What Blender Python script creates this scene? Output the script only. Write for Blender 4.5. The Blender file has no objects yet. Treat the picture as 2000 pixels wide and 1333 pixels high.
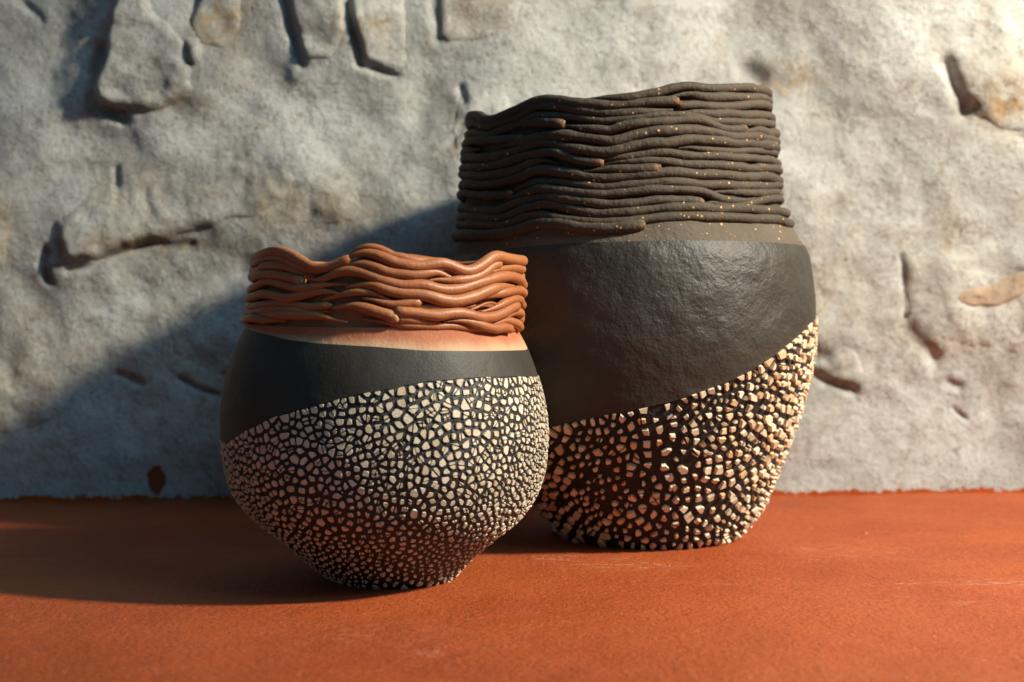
import bpy, math, random
import numpy as np

# ------------------------------------------------------------------ camera, world, lamp, exposure
SC = bpy.context.scene
FPX, W0, H0 = 3000.0, 2000.0, 1333.0            # focal length in photo pixels
CAM_H, PITCH = 0.17, math.atan(136.5 / 3000.0)  # eye 17 cm above the ledge, tilted slightly down
cam_data = bpy.data.cameras.new("camera")
cam = bpy.data.objects.new("camera", cam_data)
SC.collection.objects.link(cam)
cam.location = (0, 0, CAM_H)
cam.rotation_euler = (math.pi / 2 - PITCH, 0, 0)
cam_data.sensor_width = 36.0
cam_data.lens = 36.0 * FPX / W0
cam_data.clip_start, cam_data.clip_end = 0.01, 50.0
cam_data.dof.use_dof = True
cam_data.dof.focus_distance = 0.83
cam_data.dof.aperture_fstop = 7.5
SC.camera = cam

world = bpy.data.worlds.new("World")
SC.world = world
world.use_nodes = True
bg = world.node_tree.nodes["Background"]
bg.inputs["Color"].default_value = (0.38, 0.70, 1.0, 1)
bg.inputs["Strength"].default_value = 0.13

def aim(o, target):
    from mathutils import Vector
    d = Vector(target) - o.location
    o.rotation_euler = d.to_track_quat('-Z', 'Y').to_euler()

key_data = bpy.data.lights.new("gallery_spot", 'SPOT')
key = bpy.data.objects.new("gallery_spot", key_data)
SC.collection.objects.link(key)
key.location = (0.92, 0.575, 0.84)
aim(key, (0.19, 1.0, 0.12))
key_data.energy = 136.0
key_data.color = (1.0, 0.89, 0.71)
key_data.spot_size = math.radians(72)
key_data.spot_blend = 0.9
key_data.shadow_soft_size = 0.045

fill_data = bpy.data.lights.new("cool_fill", 'AREA')                # added cool fill lamp, high on the right, to lift the shadows blue
fill = bpy.data.objects.new("cool_fill", fill_data)
SC.collection.objects.link(fill)
fill.location = (1.9, -0.35, 2.1)
aim(fill, (0.0, 1.0, 0.1))
fill_data.shape = 'RECTANGLE'; fill_data.size, fill_data.size_y = 1.2, 0.9
fill_data.energy = 34.0
fill_data.color = (0.32, 0.66, 1.0)

SC.view_settings.view_transform = 'Standard'
SC.view_settings.look = 'None'
SC.view_settings.exposure = 0.0
SC.view_settings.gamma = 1.0
SC.view_settings.use_curve_mapping = False
SC.render.engine = 'CYCLES'
SC.cycles.max_bounces = 6
SC.cycles.diffuse_bounces = 2

# ------------------------------------------------------------------ helpers
RNG = np.random.default_rng(7)
random.seed(7)
CP, SP = math.cos(PITCH), math.sin(PITCH)

def ray(px, py):
    """direction through a photo pixel, scaled to unit depth along +Y"""
    u, v = (px - W0 / 2) / FPX, (H0 / 2 - py) / FPX
    d = np.array([u, CP + v * SP, -SP + v * CP])
    return d / d[1]

def at_depth(px, py, Y):
    d = ray(px, py)
    return np.array([d[0] * Y, Y, CAM_H + d[2] * Y])

def on_ground(px, py):
    d = ray(px, py)
    return d * (-CAM_H / d[2]) + np.array([0, 0, CAM_H])

def project(p):
    p = np.asarray(p, float)
    y, z = p[..., 1], p[..., 2] - CAM_H
    depth = y * CP - z * SP
    up = y * SP + z * CP
    return np.stack([W0 / 2 + FPX * p[..., 0] / depth, H0 / 2 - FPX * up / depth], -1)

def _hash(ix, iy, iz, seed):
    h = (ix.astype(np.int64) * 73856093) ^ (iy.astype(np.int64) * 19349663) ^ (iz.astype(np.int64) * 83492791) ^ (seed * 2654435761)
    h &= 0xffffffff
    h = ((h ^ (h >> 15)) * 2246822519) & 0xffffffff
    h = ((h ^ (h >> 13)) * 3266489917) & 0xffffffff
    h ^= h >> 16
    return h.astype(np.float64) / 4294967295.0 * 2 - 1

def vnoise(p, scale, seed=0):
    q = np.asarray(p, float) * scale
    i = np.floor(q); f = q - i
    i = i.astype(np.int64)
    f = f * f * f * (f * (f * 6 - 15) + 10)
    r = 0
    for dx in (0, 1):
        wx = f[..., 0] if dx else 1 - f[..., 0]
        for dy in (0, 1):
            wy = f[..., 1] if dy else 1 - f[..., 1]
            for dz in (0, 1):
                wz = f[..., 2] if dz else 1 - f[..., 2]
                r = r + wx * wy * wz * _hash(i[..., 0] + dx, i[..., 1] + dy, i[..., 2] + dz, seed)
    return r

def fbm(p, scale, octaves=4, seed=0, gain=0.5):
    r, a = 0, 1.0
    for o in range(octaves):
        r = r + a * vnoise(p, scale * 2.03 ** o, seed + 17 * o)
        a *= gain
    return r

def smooth(a, b, x):
    t = np.clip((x - a) / (b - a), 0, 1)
    return t * t * (3 - 2 * t)

def make(name, verts, faces, mat, parent=None, shade=True, attrs=None):
    me = bpy.data.meshes.new(name)
    me.from_pydata([tuple(v) for v in verts], [], [tuple(f) for f in faces])
    me.update()
    if shade:
        me.polygons.foreach_set("use_smooth", [True] * len(me.polygons))
    for k, vals in (attrs or {}).items():
        a = me.attributes.new(k, 'FLOAT', 'POINT')
        a.data.foreach_set("value", np.asarray(vals, dtype=np.float32))
    me.materials.append(mat)
    o = bpy.data.objects.new(name, me)
    SC.collection.objects.link(o)
    if parent is not None:
        o.parent = parent
    return o

def grid_faces(nr, nc, wrap=False):
    """faces of an nr x nc vertex grid stored row by row"""
    c = np.arange(nc if wrap else nc - 1)
    r = np.arange(nr - 1)
    R, Cc = np.meshgrid(r, c, indexing='ij')
    C2 = (Cc + 1) % nc
    return np.stack([R * nc + Cc, R * nc + C2, (R + 1) * nc + C2, (R + 1) * nc + Cc], -1).reshape(-1, 4).tolist()

# ------------------------------------------------------------------ materials
class Mat:
    def __init__(s, name, rough=0.8, spec=0.3):
        s.m = bpy.data.materials.new(name); s.m.use_nodes = True
        s.nt = s.m.node_tree
        s.b = s.nt.nodes["Principled BSDF"]
        s.b.inputs["Roughness"].default_value = rough
        s.b.inputs["Specular IOR Level"].default_value = spec
        s.pos = s.n('ShaderNodeNewGeometry').outputs['Position']
    def n(s, t, **kw):
        x = s.nt.nodes.new(t)
        for k, v in kw.items(): setattr(x, k, v)
        return x
    def put(s, sock, v):
        if hasattr(v, 'is_linked'): s.nt.links.new(v, sock)
        elif isinstance(v, (tuple, list)): sock.default_value = (*v, 1) if len(v) == 3 and len(sock.default_value) == 4 else v
        else: sock.default_value = v
    def noise(s, scale, detail=4, rough=0.55, stretch=None, dist=0.0):
        x = s.n('ShaderNodeTexNoise')
        v = s.pos
        if stretch:
            mp = s.n('ShaderNodeMapping'); mp.inputs['Scale'].default_value = stretch
            if len(stretch) == 3: pass
            s.nt.links.new(v, mp.inputs['Vector']); v = mp.outputs[0]
        s.nt.links.new(v, x.inputs['Vector'])
        x.inputs['Scale'].default_value = scale; x.inputs['Detail'].default_value = detail
        x.inputs['Roughness'].default_value = rough; x.inputs['Distortion'].default_value = dist
        return x.outputs['Fac']
    def voronoi(s, scale, feature='F1', out='Distance', rnd=1.0):
        x = s.n('ShaderNodeTexVoronoi', feature=feature)
        s.nt.links.new(s.pos, x.inputs['Vector']); x.inputs['Scale'].default_value = scale
        x.inputs['Randomness'].default_value = rnd
        return x.outputs[out]
    def ramp(s, v, a, b, lo=0.0, hi=1.0):
        x = s.n('ShaderNodeMapRange', interpolation_type='SMOOTHSTEP')
        s.put(x.inputs['Value'], v)
        x.inputs['From Min'].default_value = a; x.inputs['From Max'].default_value = b
        x.inputs['To Min'].default_value = lo; x.inputs['To Max'].default_value = hi
        return x.outputs[0]
    def math(s, op, a, b=0.0):
        x = s.n('ShaderNodeMath', operation=op)
        s.put(x.inputs[0], a); s.put(x.inputs[1], b)
        return x.outputs[0]
    def mix(s, f, a, b, blend='MIX'):
        x = s.n('ShaderNodeMix', data_type='RGBA', blend_type=blend)
        s.put(x.inputs[0], f)
        s.put(x.inputs[6], a); s.put(x.inputs[7], b)
        return x.outputs[2]
    def attr(s, name):
        return s.n('ShaderNodeAttribute', attribute_name=name).outputs['Fac']
    def color(s, v): s.put(s.b.inputs['Base Color'], v)
    def bump(s, h, strength=0.4, dist=0.002):
        x = s.n('ShaderNodeBump'); s.put(x.inputs['Height'], h)
        x.inputs['Strength'].default_value = strength; x.inputs['Distance'].default_value = dist
        prev = s.b.inputs['Normal']
        if prev.is_linked: s.nt.links.new(prev.links[0].from_socket, x.inputs['Normal'])
        s.nt.links.new(x.outputs[0], prev)

TERRACOTTA = (0.355, 0.064, 0.0095)

def wall_material(name, base, stain, stain_lo, skirt):
    m = Mat(name, 0.92, 0.15)
    big = m.noise(9, 5, 0.6)
    c = m.mix(m.ramp(big, 0.35, 0.65), base, tuple(x * 0.72 for x in base))
    c = m.mix(m.ramp(m.noise(14, 6, 0.65, dist=0.6), stain_lo, stain_lo + 0.16, 0, 0.75), c, stain)
    c = m.mix(m.ramp(m.noise(5.5, 4, 0.6), 0.56, 0.74, 0, 0.5), c, (0.56, 0.50, 0.36))
    c = m.mix(m.ramp(m.noise(26, 6, 0.72, stretch=(1.0, 1.0, 1.5), dist=0.8), 0.46, 0.66, 0, 0.55), c, (0.33, 0.31, 0.255))
    c = m.mix(m.ramp(m.noise(130, 6, 0.75), 0.50, 0.68, 0, 0.60), c, (0.19, 0.17, 0.135))
    c = m.mix(m.ramp(m.noise(300, 3, 0.7), 0.60, 0.70, 0, 0.65), c, (0.09, 0.08, 0.07))
    c = m.mix(m.ramp(m.noise(190, 5, 0.7), 0.58, 0.72, 0, 0.5), c, tuple(min(1, x * 1.35) for x in base))
    vein = m.math('ABSOLUTE', m.math('SUBTRACT', m.noise(16, 5, 0.6, dist=1.2), 0.5))
    c = m.mix(m.math('MULTIPLY', m.ramp(vein, 0.0, 0.012, 0.55, 0), m.ramp(m.noise(7, 3, 0.5), 0.48, 0.60)), c, (0.24, 0.165, 0.09))
    och = m.math('MULTIPLY', m.attr('ochre'), m.ramp(m.noise(70, 6, 0.7, dist=0.8), 0.36, 0.60))
    c = m.mix(och, c, m.mix(m.ramp(m.noise(110, 4, 0.6), 0.4, 0.6), (0.33, 0.21, 0.085), (0.23, 0.155, 0.08)))
    gr = m.math('MULTIPLY', m.attr('grime'), m.ramp(m.noise(90, 6, 0.75, dist=0.6), 0.34, 0.62))
    c = m.mix(gr, c, (0.15, 0.135, 0.115))
    if skirt:
        xyz = m.n('ShaderNodeSeparateXYZ'); m.nt.links.new(m.pos, xyz.inputs[0])
        edge = m.math('ADD', xyz.outputs[2], m.ramp(m.noise(140, 4, 0.7), 0.3, 0.7, 0.0015, -0.0035))
        c = m.mix(m.ramp(edge, 0.0008, 0.0016, 1, 0), c, TERRACOTTA)
        sm = at_depth(316, 931, 1.155)                                   # a dab of the ledge paint on the wall
        d = m.n('ShaderNodeVectorMath', operation='SUBTRACT'); m.nt.links.new(m.pos, d.inputs[0]); d.inputs[1].default_value = tuple(sm)
        sc = m.n('ShaderNodeVectorMath', operation='MULTIPLY'); m.nt.links.new(d.outputs[0], sc.inputs[0]); sc.inputs[1].default_value = (1.25, 0.0, 0.9)
        ln = m.n('ShaderNodeVectorMath', operation='LENGTH'); m.nt.links.new(sc.outputs[0], ln.inputs[0])
        rr = m.math('ADD', ln.outputs['Value'], m.ramp(m.noise(130, 4, 0.6), 0.3, 0.7, -0.002, 0.002))
        c = m.mix(m.ramp(rr, 0.0082, 0.0098, 1, 0), c, (0.26, 0.06, 0.022))
    m.color(c)
    m.bump(m.noise(40, 7, 0.72, dist=0.4), 0.36, 0.006)
    m.bump(m.noise(240, 5, 0.75), 1.0, 0.0024)
    return m.m

M_WALL = wall_material("limewashed_mortar", (0.50, 0.50, 0.465), (0.37, 0.305, 0.20), 0.62, True)
M_STONE = wall_material("limewashed_stone", (0.50, 0.49, 0.445), (0.36, 0.285, 0.18), 0.60, False)
M_TAN = wall_material("bare_tan_stone", (0.45, 0.33, 0.23), (0.40, 0.27, 0.17), 0.52, False)

def ledge_material():
    m = Mat("terracotta_paint", 0.62, 0.42)
    c = m.mix(m.ramp(m.noise(10, 4, 0.6), 0.35, 0.65), TERRACOTTA, (0.305, 0.048, 0.006))
    c = m.mix(m.ramp(m.noise(420, 3, 0.6), 0.5, 0.72, 0, 0.4), c, (0.46, 0.135, 0.032))
    c = m.mix(m.ramp(m.noise(260, 4, 0.65), 0.56, 0.70, 0, 0.7), c, (0.13, 0.028, 0.010))
    c = m.mix(m.ramp(m.noise(24, 5, 0.7, stretch=(0.5, 1.4, 1), dist=1.0), 0.62, 0.80, 0, 0.5), c, (0.50, 0.21, 0.11))
    c = m.mix(m.ramp(m.noise(520, 2, 0.5), 0.735, 0.77, 0, 0.9), c, (0.85, 0.55, 0.36))
    sc = m.math('MULTIPLY', m.attr('scuff'), m.ramp(m.noise(190, 5, 0.75, stretch=(0.45, 1.3, 1)), 0.50, 0.66))
    c = m.mix(sc, c, (0.62, 0.36, 0.24))
    m.color(c)
    m.bump(m.noise(70, 4, 0.6, stretch=(0.7, 1.3, 1)), 0.35, 0.004)
    m.bump(m.noise(300, 4, 0.7), 0.9, 0.0018)
    return m.m
M_LEDGE = ledge_material()

def clay(name, c1, c2, rough, spec, grain=500, gstr=0.35, lump=60, lstr=0.3, speck=None, tip=None, fade=None, mott=30):
    m = Mat(name, rough, spec)
    c = m.mix(m.ramp(m.noise(mott, 5, 0.6), 0.35, 0.65), c1, c2)
    c = m.mix(m.ramp(m.noise(700, 3, 0.6), 0.45, 0.75, 0, 0.35), c, tuple(min(1, x * 1.7) for x in c1))
    if fade: c = m.mix(m.ramp(m.math('ADD', m.attr('fade'), m.ramp(m.noise(60, 4, 0.6, stretch=(1, 1, 0.25)), 0.3, 0.7, -0.10, 0.10)), *fade[1:]), c, fade[0])
    if tip: c = m.mix(m.math('MULTIPLY', m.attr('tip'), m.ramp(m.noise(420, 3, 0.6), 0.40, 0.6)), c, tip)
    if speck:
        v = m.n('ShaderNodeTexVoronoi'); m.nt.links.new(m.pos, v.inputs['Vector']); v.inputs['Scale'].default_value = 400
        keep = m.n('ShaderNodeSeparateColor'); m.nt.links.new(v.outputs['Color'], keep.inputs[0])
        patch = m.ramp(m.noise(34, 3, 0.6), 0.38, 0.70, 0.94, 0.62)
        on = m.math('GREATER_THAN', keep.outputs[0], patch)
        size = m.math('MULTIPLY', keep.outputs[1], 0.33)
        near = m.math('LESS_THAN', v.outputs['Distance'], size)
        f = m.math('MULTIPLY', on, near)
        gc = m.mix(keep.outputs[2], speck, tuple(min(1, x * 1.5) for x in speck))
        c = m.mix(f, c, gc)
    m.color(c)
    if lstr: m.bump(m.noise(lump, 5, 0.6), lstr, 0.004)
    if gstr: m.bump(m.noise(grain, 4, 0.6), gstr, 0.0010)
    return m.m

M_BLACK = clay("matt_black_slip", (0.030, 0.027, 0.021), (0.040, 0.036, 0.027), 0.54, 0.27, 700, 0.25, 45, 0.10, mott=18)
M_BLACKB = clay("rubbed_black_slip", (0.026, 0.0225, 0.0165), (0.038, 0.0325, 0.023), 0.52, 0.40, 420, 0.45, 75, 0.50, mott=24)
M_GROUND = clay("black_crackle_ground", (0.012, 0.0115, 0.0105), (0.018, 0.017, 0.015), 0.50, 0.40, 520, 0.6, 180, 0.4)
M_GROUNDB = clay("black_rough_ground", (0.014, 0.013, 0.012), (0.020, 0.018, 0.016), 0.62, 0.30, 520, 0.6, 180, 0.5)
M_COIL = clay("red_brown_clay", (0.29, 0.098, 0.034), (0.37, 0.140, 0.050), 0.46, 0.42, 600, 0.22, 120, 0.12, tip=(0.50, 0.26, 0.12))
M_COILB = clay("dark_brown_clay", (0.058, 0.044, 0.030), (0.074, 0.056, 0.037), 0.72, 0.25, 420, 0.75, 150, 0.3, speck=(0.42, 0.24, 0.09), tip=(0.22, 0.11, 0.04))
M_SHOULDER = clay("blushed_bare_clay", (0.33, 0.105, 0.045), (0.37, 0.13, 0.06), 0.70, 0.25, 600, 0.3, 130, 0.12, fade=((0.47, 0.295, 0.17), 0.58, 0.0))
M_SHOULDERB = clay("bare_brown_clay", (0.088, 0.070, 0.050), (0.108, 0.085, 0.060), 0.78, 0.2, 420, 0.7, 110, 0.3, speck=(0.42, 0.24, 0.09))
M_INSIDE = clay("inner_clay", (0.22, 0.075, 0.032), (0.27, 0.095, 0.042), 0.75, 0.2)
M_INSIDEB = clay("inner_dark_clay", (0.035, 0.029, 0.024), (0.045, 0.036, 0.029), 0.8, 0.2)

def chip_material(name, pale, warm, dirt):
    m = Mat(name, 0.55, 0.35)
    c = m.mix(m.attr('tone'), pale, warm)
    c = m.mix(m.ramp(m.noise(900, 4, 0.7), 0.50, 0.70, 0, dirt), c, tuple(x * 0.25 for x in warm))
    m.color(c)
    m.bump(m.noise(1300, 3, 0.6), 0.35, 0.0005)
    return m.m
M_CHIP = chip_material("cream_crackle_glaze", (0.64, 0.585, 0.44), (0.52, 0.425, 0.28), 0.6)
M_CHIPB = chip_material("bone_chip", (0.80, 0.70, 0.50), (0.66, 0.40, 0.20), 0.35)

# ------------------------------------------------------------------ wall
GL, GR = on_ground(0, 978), on_ground(2000, 961)
SLOPE = (GR[1] - GL[1]) / (GR[0] - GL[0])
def wall_plane(x): return GL[1] + SLOPE * (x - GL[0])
def on_wall(px, py):
    d = ray(px, py)
    t = (GL[1] - SLOPE * GL[0]) / (1 - SLOPE * d[0])
    return d * t + np.array([0, 0, CAM_H])

# outline in photo pixels, how far it stands out of the mortar (mm), rounding of its rim (mm), tilt (out per metre right / up), material
STONES = [
    ([(238, -40), (222, 20), (212, 80), (203, 125), (191, 172), (200, 203), (232, 220), (300, 222), (348, 206), (388, 182), (396, 140), (372, 96), (350, 62), (310, 20), (300, -40)], 17, 7, (-0.06, -0.03), 'stone'),
    ([(372, 88), (400, 84), (408, 118), (394, 136), (374, 124)], 9, 5, (0, 0), 'stone'),
    ([(400, -30), (380, 40), (402, 92), (440, 100), (474, 62), (482, 10), (470, -30)], 7, 6, (0.05, 0), 'ochre'),
    ([(114, 468), (124, 432), (168, 400), (232, 356), (300, 326), (440, 306), (530, 318), (585, 345), (560, 395), (498, 430), (420, 450), (362, 458), (318, 470), (250, 488), (196, 508), (140, 514)], 13, 8, (-0.02, -0.09), 'stone'),
    ([(600, 345), (640, 338), (702, 362), (714, 410), (690, 436), (600, 452), (520, 452), (560, 410)], 6, 14, (0.05, 0.0), 'stone'),
    ([(556, -40), (566, 10), (578, 60), (588, 100), (600, 128), (650, 118), (684, 66), (682, 10), (676, -40)], 11, 5, (-0.10, 0.02), 'stone'),
    ([(688, -40), (688, 30), (698, 78), (706, 112), (714, 130), (742, 140), (776, 148), (796, 130), (800, 60), (795, -40)], 10, 5, (-0.09, -0.02), 'stone'),
    ([(852, -40), (854, 30), (860, 84), (878, 98), (940, 92), (1010, 60), (1030, -40)], 8, 7, (-0.06, 0), 'stone'),
    ([(912, 168), (898, 205), (884, 262), (892, 306), (950, 316), (1010, 240), (990, 170)], 5, 7, (-0.05, 0), 'stone'),
    ([(1880, 168), (1930, 140), (2000, 108), (2090, 100), (2090, 275), (2010, 268), (1950, 252), (1905, 226), (1884, 200)], 3, 8, (0.03, -0.02), 'ochre'),
    ([(1764, 502), (1830, 488), (1920, 482), (2090, 470), (2090, 700), (1960, 690), (1860, 668), (1800, 650), (1776, 616), (1768, 560)], 4, 12, (-0.02, 0), 'stone'),
    ([(1842, 578), (1890, 566), (1936, 548), (1976, 532), (2030, 520), (2030, 556), (1980, 582), (1936, 600), (1896, 604), (1860, 594)], 5.5, 3, (0, 0), 'tan'),
    ([(1470, 150), (1492, 128), (1540, 124), (1580, 140), (1586, 176), (1550, 196), (1500, 200)], 2, 5, (0.06, 0), 'ochre'),
    ([(1596, 690), (1640, 664), (1672, 684), (1690, 730), (1672, 756), (1632, 752), (1600, 728)], 2.5, 5, (0, -0.05), 'stone'),
    ([(-30, 690), (60, 676), (120, 700), (136, 760), (110, 824), (30, 846), (-30, 830)], 5, 14, (0, -0.03), 'stone'),
    ([(-40, 410), (10, 408), (30, 450), (24, 520), (-40, 540)], 7, 10, (0, 0), 'ochre'),
    ([(330, 640), (420, 610), (520, 640), (540, 700), (470, 742), (390, 720), (340, 690)], 6, 12, (0, -0.05), 'stone'),
]
# grooves and hollows in the mortar: photo-pixel polyline, depth (mm), half width (mm)
GROOVES = [
    ([(548, -20), (566, 50), (580, 100), (594, 134)], 9, 5.0), ([(682, 20), (692, 70), (708, 130)], 8, 3.5), ([(712, 134), (772, 152)], 6, 3),
    ([(206, 90), (184, 172), (196, 212), (240, 226)], 11, 5.5), ([(106, 490), (98, 520), (104, 548)], 7, 4),
    ([(150, 520), (240, 500), (320, 480), (380, 472)], 6, 4), ([(848, 0), (854, 88)], 6, 4), ([(1762, 500), (1770, 560), (1774, 618)], 6, 2.2),
    ([(1850, 130), (1872, 176), (1892, 222)], 9, 7), ([(1892, 222), (1950, 258), (2030, 275)], 6, 8), ([(1780, 640), (1820, 690)], 6, 10),
    ([(1586, 668), (1612, 700)], 10, 8), ([(1584, 728), (1620, 752), (1668, 768)], 7, 5), ([(1470, 140), (1520, 160)], 8, 9),
    ([(25, 8), (70, 48)], 6, 5), ([(455, 306), (448, 360)], 2.5, 3), ([(478, 312), (486, 360)], 2.5, 3.5), ([(520, 316), (545, 365)], 3.5, 5),
    ([(240, 330), (240, 392)], 3, 4), ([(304, 372), (318, 436)], 3, 5), ([(1850, 740), (1880, 752)], 4, 4), ([(880, 270), (905, 240)], 5, 4), ([(230, 740), (280, 752)], 5, 4),
    ([(360, 738), (430, 764)], 5, 3), ([(898, 180), (906, 200)], 6, 4), ([(1865, 795), (1882, 816)], 4, 2),
]
def seg_dist(P, poly, closed=False):
    """distance from points (N,2) to a polyline, and the inside mask when closed"""
    poly = np.asarray(poly, float)
    nxt = np.roll(poly, -1, 0) if closed else poly[1:]
    a = poly if closed else poly[:-1]
    best = np.full(len(P), 1e9)
    inside = np.zeros(len(P), bool)
    for p, q in zip(a, nxt):
        d = q - p
        t = np.clip(((P - p) @ d) / max(d @ d, 1e-12), 0, 1)
        best = np.minimum(best, np.hypot(*(P - p - t[:, None] * d).T))
        if closed:
            c = ((p[1] > P[:, 1]) != (q[1] > P[:, 1]))
            with np.errstate(divide='ignore', invalid='ignore'):
                xi = (q[0] - p[0]) * (P[:, 1] - p[1]) / (q[1] - p[1]) + p[0]
            inside ^= c & (P[:, 0] < xi)
    return best, inside

def wxz(pts):
    w = np.array([on_wall(*p) for p in pts])
    return w[:, [0, 2]]
STONE_OUT = [wxz(s[0]) for s in STONES]
GROOVE_PTS = [wxz(g[0]) for g in GROOVES]

OCHRE = [(440, 45, 60, 60, .9), (350, 200, 60, 20, .6), (290, 478, 150, 16, .9), (690, 60, 80, 30, .6), (1970, 205, 75, 55, 1.0), (1545, 150, 60, 32, .8),
         (5, 460, 40, 70, .8), (1620, 560, 90, 130, .35), (895, 300, 34, 18, .8), (940, 20, 70, 50, .5), (640, 400, 120, 50, .5), (100, 700, 150, 200, .35), (260, 360, 90, 60, .4), (1750, 640, 120, 60, .35)]
GRIME = [(1895, 195, 42, 55, 1.0), (1625, 690, 46, 34, 1.0), (1640, 752, 60, 20, .8), (1500, 150, 46, 34, .9), (1800, 640, 50, 60, .7), (235, 216, 60, 14, .9), (345, 482, 60, 14, 1.0),
         (100, 530, 20, 44, .9), (440, 100, 60, 40, .8), (60, 40, 60, 40, .5), (720, 390, 60, 60, .6), (460, 340, 90, 50, .5), (300, 150, 90, 80, .4), (1560, 60, 90, 60, .3), (870, 200, 40, 120, .5), (1860, 760, 120, 60, .4)]
def stains(P):
    out = {}
    for key_, lst in (('ochre', OCHRE), ('grime', GRIME)):
        v = np.zeros(len(P))
        for x, y, rx, ry, a in lst:
            c = wxz([(x, y)])[0]
            v = np.maximum(v, a * np.exp(-((P[:, 0] - c[0]) / (rx * 0.00039)) ** 2 - ((P[:, 1] - c[1]) / (ry * 0.00039)) ** 2))
        out[key_] = v
    return out

def mortar_height(P):
    """how far the mortar stands out towards the room at wall points (x, z)"""
    q = np.stack([P[:, 0], P[:, 1], np.zeros(len(P))], 1)
    wob = np.stack([fbm(q, 22, 3, 3), fbm(q, 22, 3, 9)], 1) * 0.004
    Q = P + wob
    h = 0.010 * fbm(q, 5.5, 3, 1) + 0.0034 * fbm(q, 17, 3, 5) + 0.0007 * fbm(q, 62, 3, 8)
    h += 0.022 * np.exp(-((P[:, 0] + 0.03) / 0.13) ** 2 - ((P[:, 1] - 0.20) / 0.12) ** 2)   # the wall bellies out behind the tall pot
    for s, out in zip(STONES, STONE_OUT):
        lo, hi = out.min(0) - 0.05, out.max(0) + 0.05
        k = np.all((Q > lo) & (Q < hi), 1)
        if not k.any(): continue
        d, ins = seg_dist(Q[k], out, True)
        d = np.where(ins, -d, d)
        h[k] += s[1] * 0.001 * 0.60 * (1 - smooth(-0.006, 0.036, d))
    for g, pts in zip(GROOVES, GROOVE_PTS):
        lo, hi = pts.min(0) - 0.05, pts.max(0) + 0.05
        k = np.all((Q > lo) & (Q < hi), 1)
        if not k.any(): continue
        d, _ = seg_dist(Q[k], pts)
        h[k] -= g[1] * 0.0008 * np.exp(-(d / (g[2] * 0.0008)) ** 2) * np.clip(0.75 + 0.5 * fbm(q[k], 40, 2, 77), 0.4, 1.15)
    return h * (0.12 + 0.88 * smooth(0.0, 0.05, P[:, 1]))

xs = np.concatenate([np.linspace(-0.95, -0.50, 46)[:-1], np.linspace(-0.50, 0.50, 561), np.linspace(0.50, 0.95, 46)[1:]])
zs = np.concatenate([np.linspace(-0.02, 0.44, 260), np.linspace(0.44, 0.72, 36)[1:]])
X, Z = np.meshgrid(xs, zs)
PW = np.stack([X.ravel(), Z.ravel()], 1)
HW = mortar_height(PW)
V = np.stack([PW[:, 0], wall_plane(PW[:, 0]) - HW, PW[:, 1]], 1)
wall = make("wall", V, grid_faces(len(zs), len(xs)), M_WALL, attrs=stains(PW))
wall["kind"] = "structure"
wall["label"] = "uneven limewashed stone wall behind the pots"
wall["category"] = "wall"

SM = {'stone': M_STONE, 'ochre': M_STONE, 'tan': M_TAN}
for k, (s, out) in enumerate(zip(STONES, STONE_OUT)):
    lo, hi = out.min(0) - 0.006, out.max(0) + 0.006
    step = 0.0022
    gx, gz = np.arange(lo[0], hi[0] + step, step), np.arange(lo[1], min(hi[1], 0.46) + step, step)
    X, Z = np.meshgrid(gx, gz)
    P = np.stack([X.ravel(), Z.ravel()], 1)
    q = np.stack([P[:, 0], P[:, 1], np.full(len(P), k * 1.7)], 1)
    wob = np.stack([fbm(q, 38, 3, 31), fbm(q, 38, 3, 37)], 1) * 0.0025
    d, ins = seg_dist(P + wob, out, True)
    d = np.where(ins, d, -d)                                    # positive inside
    c = out.mean(0)
    rim = smooth(-0.001, s[2] * 0.001, d)
    facet = np.abs(fbm(q, 22, 2, 51 + k)) * 0.0040 + 0.0010 * fbm(q, 80, 3, 71 + k)
    rel = (P - c)
    h = mortar_height(P) + s[1] * 0.001 * 0.42 * rim + (facet - 0.002) * rim + (rel[:, 0] * s[3][0] + rel[:, 1] * s[3][1]) * rim
    h -= 0.014 * (1 - smooth(-0.0042, 0.0006, d))
    keep = (d > -0.0042)
    idx = -np.ones(len(P), int); 
    F = np.array(grid_faces(len(gz), len(gx)))
    F = F[keep[F].all(1)]
    used = np.unique(F); idx[used] = np.arange(len(used))
    V = np.stack([P[used, 0], wall_plane(P[used, 0]) - h[used], P[used, 1]], 1)
    make("stone", V, idx[F].tolist(), SM[s[4]], wall, attrs=stains(P[used]))

# ------------------------------------------------------------------ ledge
gx = np.concatenate([np.linspace(-0.95, -0.46, 40)[:-1], np.linspace(-0.46, 0.46, 330), np.linspace(0.46, 0.95, 40)[1:]])
gy = np.linspace(0.50, 1.26, 230)
X, Y = np.meshgrid(gx, gy)
q = np.stack([X.ravel(), Y.ravel(), np.zeros(X.size)], 1)
hz = 0.0011 * fbm(q, 9, 3, 91) + 0.00035 * fbm(q * np.array([1, 1.8, 1]), 60, 3, 95)
flat = np.ones(len(q))
for bx_, by_, br in ((-0.0715, 0.857, 0.045), (0.088, 0.998, 0.065)):
    dd = np.hypot(q[:, 0] - bx_, q[:, 1] - by_)
    flat *= smooth(br, br + 0.05, dd)
hz = hz * flat - 0.0003
edge = np.clip((q[:, 1] - 0.50) / 0.012, 0, 1)
hz -= 0.012 * (1 - np.sqrt(1 - (1 - edge) ** 2))
V = np.stack([q[:, 0], q[:, 1], hz], 1)
F = grid_faces(len(gy), len(gx))
n0 = len(V); nc = len(gx)
low = np.stack([gx, np.full(nc, 0.50), np.full(nc, -0.12)], 1)
V = np.vstack([V, low])
F += [(n0 + i, n0 + i + 1, i + 1, i) for i in range(nc - 1)]
scuff = np.zeros(len(V))
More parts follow.
